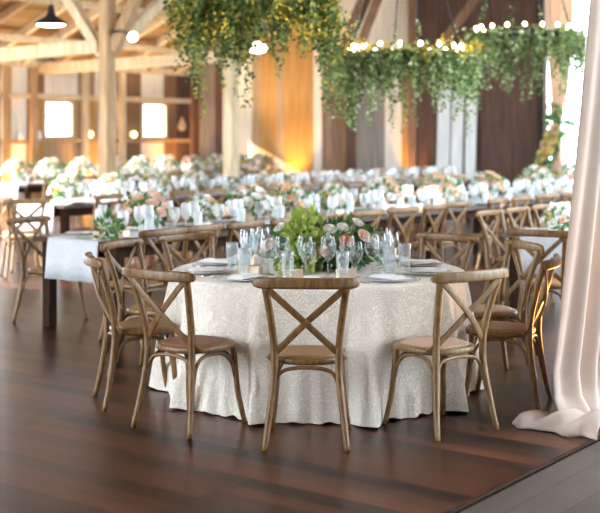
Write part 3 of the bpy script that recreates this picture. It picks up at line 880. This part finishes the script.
# white linen stacks and a white draped stand behind
def stack(px, d, w, h, label):
    x, y = at(px, d); t = empty('napkin_stack', (x, y, ZR), VA); tag(t, label, 'linen')
    n = 5
    for k in range(n):
        mb = MB(); mb.rbox((rnd.uniform(-.01, .01), rnd.uniform(-.01, .01), (k + .5) * h / n), (w - .02 * (k % 2), .30, h / n * .96), .008); mb.build('folded_napkin', M['linen'], t)
def dd(px, v): return v / (FY + RY * (px - 300) / 1200)
stack(355, dd(355, V3), .36, .15, 'stack of white linen on the second row, left of the middle chandelier')
stack(402, dd(402, V3 + .1), .50, .19, 'wide stack of white linen on the second row under the middle chandelier')

# ---------------------------------------------------------------- lamps
def pendant(x, y, z, label):
    t = empty('pendant_lamp', (x, y, z)); tag(t, label, 'lamp')
    mb = MB(); mb.lathe([(.225, 0), (.222, .012), (.19, .05), (.12, .09), (.075, .115), (.05, .15), (.042, .21), (.03, .26), (.022, .27), (.022, .26), (.04, .2), (.07, .11), (.18, .045), (.218, .0)], 32, cap0=False); mb.build('lamp_shade', M['metal'], t)
    mb = MB(); mb.lathe([(.205, .012), (.15, -.012), (.08, -.022), (.001, -.026)], 28); mb.build('glowing_diffuser', M['lampface'], t)
    mb = MB(); mb.tube([(0, 0, .26), (0, 0, roof_z(y) - z - .01)], .006, 6); mb.build('cord', M['metal'], t)
pendant(*at(51, 16.0), hz(25, 16.0), 'black dome pendant lamp hanging at upper left')
def wall_lamp(base, tip, aim, R, label):
    t = empty('arm_lamp', base); tag(t, label, 'lamp')
    b = Vector(base); e = Vector(tip) - b
    mb = MB(); mb.tube(cr([(0, 0, 0), tuple(e * .4 + Vector((0, 0, .05))), tuple(e)], 5), .022, 8); mb.build('arm', M['metal'], t)
    A = Vector(aim).normalized(); qn = Vector((0, 0, -1)).rotation_difference(A)
    mb = MB(); mb.lathe([(R, 0), (R * .98, .02), (R * .75, .10), (R * .4, .17), (R * .3, .24), (.001, .25)], 24, cap0=False)
    o = mb.build('lamp_shade', M['metal'], t); o.location = e; o.rotation_euler = qn.to_euler()
    mb = MB(); mb.lathe([(R * .95, .012), (R * .5, -.02), (.001, -.03)], 24); o2 = mb.build('glowing_face', M['lampface'], t); o2.location = e; o2.rotation_euler = qn.to_euler()
tx, ty = at(133, 19.0); 
wall_lamp((14.1, V_P - .14, hz(32, 20)), (tx, ty, hz(37, 19.0)), (-.55, -.75, -.25), .08, 'black arm lamp with a bright face on the forked timber post')
tx, ty = at(356, 24.4)
wall_lamp((20.5, V_P - .13, hz(52, 25.2)), (tx, ty, hz(50, 24.4)), (-.6, -.7, -.3), .11, 'arm lamp on the reddish post, its face beside the middle chandelier')
for px, lab in ((90, 'small yellow globe light on the ledge left of the forked post'), (134, 'small yellow globe light on the ledge right of the forked post')):
    t = empty('globe_light', (upx(px, V_W - .10), V_W - .10, 1.50)); tag(t, lab, 'lamp')
    mb = MB(); mb.lathe([(.04, 0), (.04, .03), (.02, .04)], 14); mb.build('lamp_base', M['metal'], t)
    mb = MB(); mb.lathe([(.02, .035), (.055, .06), (.078, .11), (.055, .165), (.001, .185)], 16); mb.build('globe', M['globe'], t)
for px, lab in ((20, 'pale jar on the ledge at left of the left window'), (39, 'pale jar on the ledge close to the left window')):
    mb = MB(); mb.lathe([(.05, 0), (.07, .04), (.07, .12), (.04, .16), (.045, .2), (.001, .2)], 14); tag(mb.build('jar', M['plate'], None, (upx(px, V_W - .07), V_W - .07, 1.50)), lab, 'jar')
# small pale oval ornament on the dark boards
t = empty('hanging_gourd', (upx(182, V_W - .14), V_W - .14, 1.85)); tag(t, 'small pale gourd-shaped ornament hanging right of the right window', 'ornament')
mb = MB(); mb.lathe([(.001, -.16), (.07, -.13), (.10, -.05), (.085, .03), (.045, .09), (.04, .14), (.015, .18)], 16); mb.build('gourd_body', M['drape_far'], t)
mb = MB(); mb.tube([(0, 0, .17), (0, .0, .42), (0, .13, .5)], .006, 6); mb.build('string', M['metal'], t)

# ---------------------------------------------------------------- chandeliers
def chandelier(px, d, ring_y, dia, drop, gold, label, seed, strands=150, bulbs=14, top=None):
    q = random.Random(seed); x, y = at(px, d); z = hz(ring_y, d); R = dia / 2
    t = empty('garland_chandelier', (x, y, z)); tag(t, label, 'chandelier')
    mb = MB(); n = 48
    ring = [(R * math.cos(2 * PI * k / n), R * math.sin(2 * PI * k / n), -.05) for k in range(n + 1)]
    mb.sweep(ring, rrect(.02, .09, .004, 1), (0, 0, 1), cap=False)
    mb.beam((-R, 0, -.05), (R, 0, -.05), .02, .03); mb.beam((0, -R, -.05), (0, R, -.05), .02, .03)
    mb.build('iron_ring', M['metal'], t)
    top = roof_z(y) - z - .02
    for k in range(4):
        a = PI / 4 + k * PI / 2
        mb = MB(); mb.tube([(R * math.cos(a), R * math.sin(a), -.02), (0, 0, 2.2)], .008, 6); mb.build('hanging_rod', M['metal'], t)
    mb = MB(); mb.tube([(0, 0, 2.2), (0, 0, top)], .012, 6); mb.build('chain', M['metal'], t)
    mb = MB(); gb = MB()
    for k in range(strands):
        a = q.uniform(0, 2 * PI); rr = R + q.gauss(.02, .07)
        L_ = drop * (q.uniform(.35, .75) if q.random() < .8 else q.uniform(.8, 1.25)) * (.75 + .25 * math.sin(a * 3 + seed))
        px_, py_, pz_ = rr * math.cos(a), rr * math.sin(a), q.uniform(-.02, .03)
        dx, dy = math.cos(a) * .12, math.sin(a) * .12
        n = max(4, int(L_ / .033))
        for i in range(n):
            px_ += dx * .1 + q.gauss(0, .009); py_ += dy * .1 + q.gauss(0, .009); pz_ -= L_ / n; dx *= .8; dy *= .8
            for _ in range(2):
                dv = Vector((q.uniform(-1, 1), q.uniform(-1, 1), q.uniform(-.9, .35)))
                kk = q.uniform(.7, 1.2) * (1.1 - .35 * i / n)
                mb.leaf((px_, py_, pz_), dv, (q.uniform(-1, 1), q.uniform(-1, 1), q.uniform(0, 1)), .064 * kk, .042 * kk)
    for k in range(strands * 3):        # bushy collar along the ring
        a = q.uniform(0, 2 * PI); rr = R + q.gauss(.0, .09)
        mb.leaf((rr * math.cos(a), rr * math.sin(a), q.gauss(-.06, .06)), [q.uniform(-1, 1) for _ in range(3)], [q.uniform(-1, 1) for _ in range(3)], .066, .042)
    for k in range(6):                  # sprigs climbing
        a = PI / 4 + (k % 4) * PI / 2
        for i in range(14):
            f = i / 14 * .16 + (.0 if k < 4 else .05)
            p = Vector((R * math.cos(a) * (1 - f), R * math.sin(a) * (1 - f), 2.2 * f))
            mb.leaf(p, [q.uniform(-1, 1) for _ in range(3)], [q.uniform(-1, 1) for _ in range(3)], .05, .03)
    mb.build('trailing_greenery', M['ivy_gold' if gold == 2 else 'ivy'], t)
    if gold:
        for k in range(46 if gold == 2 else 30):
            a = q.uniform(0, 2 * PI); rr = R + q.gauss(.08, .07); zz = q.uniform(-.42, .05) if gold == 2 else q.uniform(-.05, .09)
            for i in range(26):
                s = .075 if gold == 2 else .05
                gb.leaf((rr * math.cos(a) + q.gauss(0, s), rr * math.sin(a) + q.gauss(0, s), zz + q.gauss(0, s * .8)), [q.uniform(-1, 1) for _ in range(3)], [q.uniform(-1, 1) for _ in range(3)], .038, .03)
        gb.build('golden_blossom', M['blossom_gold'], t)
    for k in range(bulbs):
        a = 2 * PI * (k + .3) / bulbs
        m1 = MB(); m1.lathe([(.001, -.028), (.018, -.018), (.026, 0), (.024, .014), (.014, .028), (.001, .034)], 12)
        b = m1.build('bulb', M['bulb'], t); b.location = (R * .98 * math.cos(a), R * .98 * math.sin(a), .06)
    return t
chandelier(257, dd(257, V1), -2, 1.28, .95, 2, 'nearest hanging ring chandelier, dense gold and green foliage at top centre', 11, 300, 8)
chandelier(406, dd(406, V1), 53, 1.33, .78, 1, 'middle ring chandelier with golden blossom and glowing bulbs', 12, 250, 18)
chandelier(525, dd(525, V1), 33, 1.35, .85, 0, 'farthest right ring chandelier with pale trailing ivy and bulbs', 13, 240, 18)
# single bright lamp glinting inside the nearest chandelier's foliage
t = empty('globe_pendant', (*at(258, 12.6), hz(48, 12.6))); tag(t, 'bright white flood lamp glimpsed through the nearest chandelier foliage', 'lamp')
mb = MB(); mb.lathe([(.001, -.06), (.07, -.045), (.10, 0), (.07, .045), (.03, .06)], 16); mb.build('globe', M['lampface'], t)
mb = MB(); mb.tube([(0, 0, .05), (0, 0, roof_z(at(258, 12.6)[1]) - hz(48, 12.6) - .01)], .008, 6); mb.build('cord', M['metal'], t)

# ---------------------------------------------------------------- drapes and garland
# near drape: hangs on the line of the threshold, pooling on the boards
mb = MB()
def dr(i, j):
    # j 0 top .. 1 floor ; i 0 left .. 1 right
    z = 4.3 * (1 - j)
    k = max(0, 1 - z / 2.6)
    left = 6.74 - .60 * k ** 1.2 - .06 * j
    u = left + i * (1.75 - .12 * j)
    fold = .042 * math.sin(i * 38 + 1.5 * math.sin(j * 2)) + .02 * math.sin(i * 83 + j * 3 + 1)
    v = 2.84 + fold * (.5 + .5 * j)
    if j > .94:
        e = (j - .94) / .06
        v -= .10 * e * (1 + .5 * math.sin(i * 19)); z = .02 + (1 - e) * .16 + .02 * math.sin(i * 40) ** 2
    return (u, v, max(z, .006))
mb.grid(dr, 150, 60)
o = mb.build('drape', M['drape']); md = o.modifiers.new('thick', 'SOLIDIFY'); md.thickness = .004
tag(o, 'tall blush fabric drape at the right edge, pooling on the floor', 'curtain')
# gathered tail of fabric on the floor
mb = MB()
def tail(i, j):
    x = i * .50; w = .07 + .09 * i + .02 * math.sin(i * 12)
    a = j * PI
    h = (.055 + .05 * i) * (1 + .25 * math.sin(i * 17 + j * 9)) * min(1, i * 8 + .25)
    return (x, math.cos(a) * w * (1 + .12 * math.sin(i * 21)) * min(1, i * 6 + .3), .004 + math.sin(a) * h)
mb.grid(tail, 30, 16)
x0, y0 = at(514, 1944 / (424 - 134)); x1, y1 = camxy(1.60, 6.50)
tl = mb.build('fabric_tail', M['drape'], o, (x0, y0, 0), math.atan2(y1 - y0, x1 - x0)); md = tl.modifiers.new('thick', 'SOLIDIFY'); md.thickness = .004
# far doorway drape tied back
mb = MB(); uD = 21.78
def fd(i, j):
    z = 5.0 * (1 - j); zt = 1.80
    if z > zt:
        g = min(1, (z - zt) / 1.7); w = .16 + .42 * g ** .8; v0 = vpx(546, uD) - .02 - .12 * (1 - g)
    else:
        g = min(1, (zt - z) / 1.2); w = .16 + .16 * g; v0 = vpx(546, uD) - .14 + .06 * g
    return (uD + .05 * math.sin(i * 26 + z), v0 - i * w, max(z, .01))
mb.grid(fd, 40, 50)
o = mb.build('doorway_drape', M['drape_far']); md = o.modifiers.new('thick', 'SOLIDIFY'); md.thickness = .006
tag(o, 'cream drape tied back at the bright far doorway', 'curtain')
t = empty('flower_garland', (uD - .14, vpx(548, uD - .14), 0)); tag(t, 'leafy garland with yellow roses on the far doorway drape', 'garland')
q = random.Random(21); mb = MB()
for k in range(9):
    z = .75 + k * .16; leaf_ball(mb, (0, .12 - .035 * k + .05 * math.sin(k), z), (.13, .15, .13), 60, .12, .07, q, -.2)
leaf_ball(mb, (0, -.32, 1.75), (.12, .2, .14), 70, .12, .07, q, -.2)
mb.build('foliage', M['leaf'], t)
for y, z, R, m_ in ((-.13, 1.55, .10, 'yellow'), (-.02, 1.42, .08, 'peach'), (.05, 1.22, .08, 'yellow'), (-.20, 1.72, .08, 'peach'), (.12, 1.05, .06, 'yellow'), (-.1, 1.32, .06, 'yellow')):
    o = rose(m_, R, (-.14, y, z), t); o.rotation_euler = (0, -PI / 2, .4)

# ---------------------------------------------------------------- light
W = bpy.data.worlds.new('World'); SC.world = W; W.use_nodes = True
N = W.node_tree.nodes; L = W.node_tree.links
bg = N['Background']; bg.inputs[0].default_value = (.77, .885, 1, 1); bg.inputs[1].default_value = 6
def light(kind, name, loc, energy, col, target=None, **kw):
    l = bpy.data.lights.new(name, kind); l.energy = energy; l.color = col
    for k, v in kw.items(): setattr(l, k, v)
    o = bpy.data.objects.new(name, l); COL.objects.link(o); o.location = loc
    if target is not None:
        o.rotation_euler = (Vector(target) - Vector(loc)).to_track_quat('-Z', 'Y').to_euler()
    return o
light('SUN', 'sun', (0, 30, 20), 14, (1, .95, .88), Vector((0, 30, 20)) + Vector((.40, -.82, -.37)), angle=.01)
# amber uplighters along the foot of the walls
AMB = (1, .50, .10)
for px in (12, 96, 176):
    u = upx(px, V_W - .3); light('SPOT', 'uplighter', (u, V_W - .32, .12), 170, AMB, (u, V_W, 2.6), spot_size=1.5, spot_blend=.8, shadow_soft_size=.06)
for px, e in ((287, 260), (407, 150), (232, 40)):
    v = vpx(px, U_W - .35); light('SPOT', 'uplighter', (U_W - .4, v, .12), e, AMB, (U_W, v, 2.8), spot_size=1.1, spot_blend=.8, shadow_soft_size=.06)
# warm white uplighters washing the roof
for u, v in ((12.5, 18.0), (16.5, 17.9), (20.2, 18.0)):
    light('SPOT', 'roof_uplighter', (u, v, .9), 200, (1, .84, .60), (u, v - .5, 4), spot_size=2.2, spot_blend=.6, shadow_soft_size=.1)

light('SPOT', 'chair_glow_spot', (7.75, 3.2, .35), 60, (1, .45, .08), (6.55, 3.15, .75), spot_size=.8, spot_blend=.7, shadow_soft_size=.15)  # added amber spot, no fixture, for orange glow on the edge-on chair

# ---------------------------------------------------------------- camera
cam = bpy.data.cameras.new('Camera'); co = bpy.data.objects.new('Camera', cam); COL.objects.link(co)
co.location = (0, 0, EYE)
co.rotation_euler = Vector((FX, FY, 0)).to_track_quat('-Z', 'Y').to_euler()
cam.sensor_width = 36; cam.lens = 72; cam.shift_y = -122.5 / 600
cam.dof.use_dof = True; cam.dof.focus_distance = 6.35; cam.dof.aperture_fstop = 2.4
cam.clip_end = 300
SC.camera = co
SC.view_settings.view_transform = 'Standard'; SC.view_settings.look = 'None'
SC.view_settings.gamma = 1; SC.view_settings.exposure = 1.0; SC.view_settings.use_curve_mapping = False
SC.cycles.use_denoising = True
SC.cycles.max_bounces = 8; SC.cycles.transparent_max_bounces = 24
SC.cycles.sample_clamp_indirect = 8
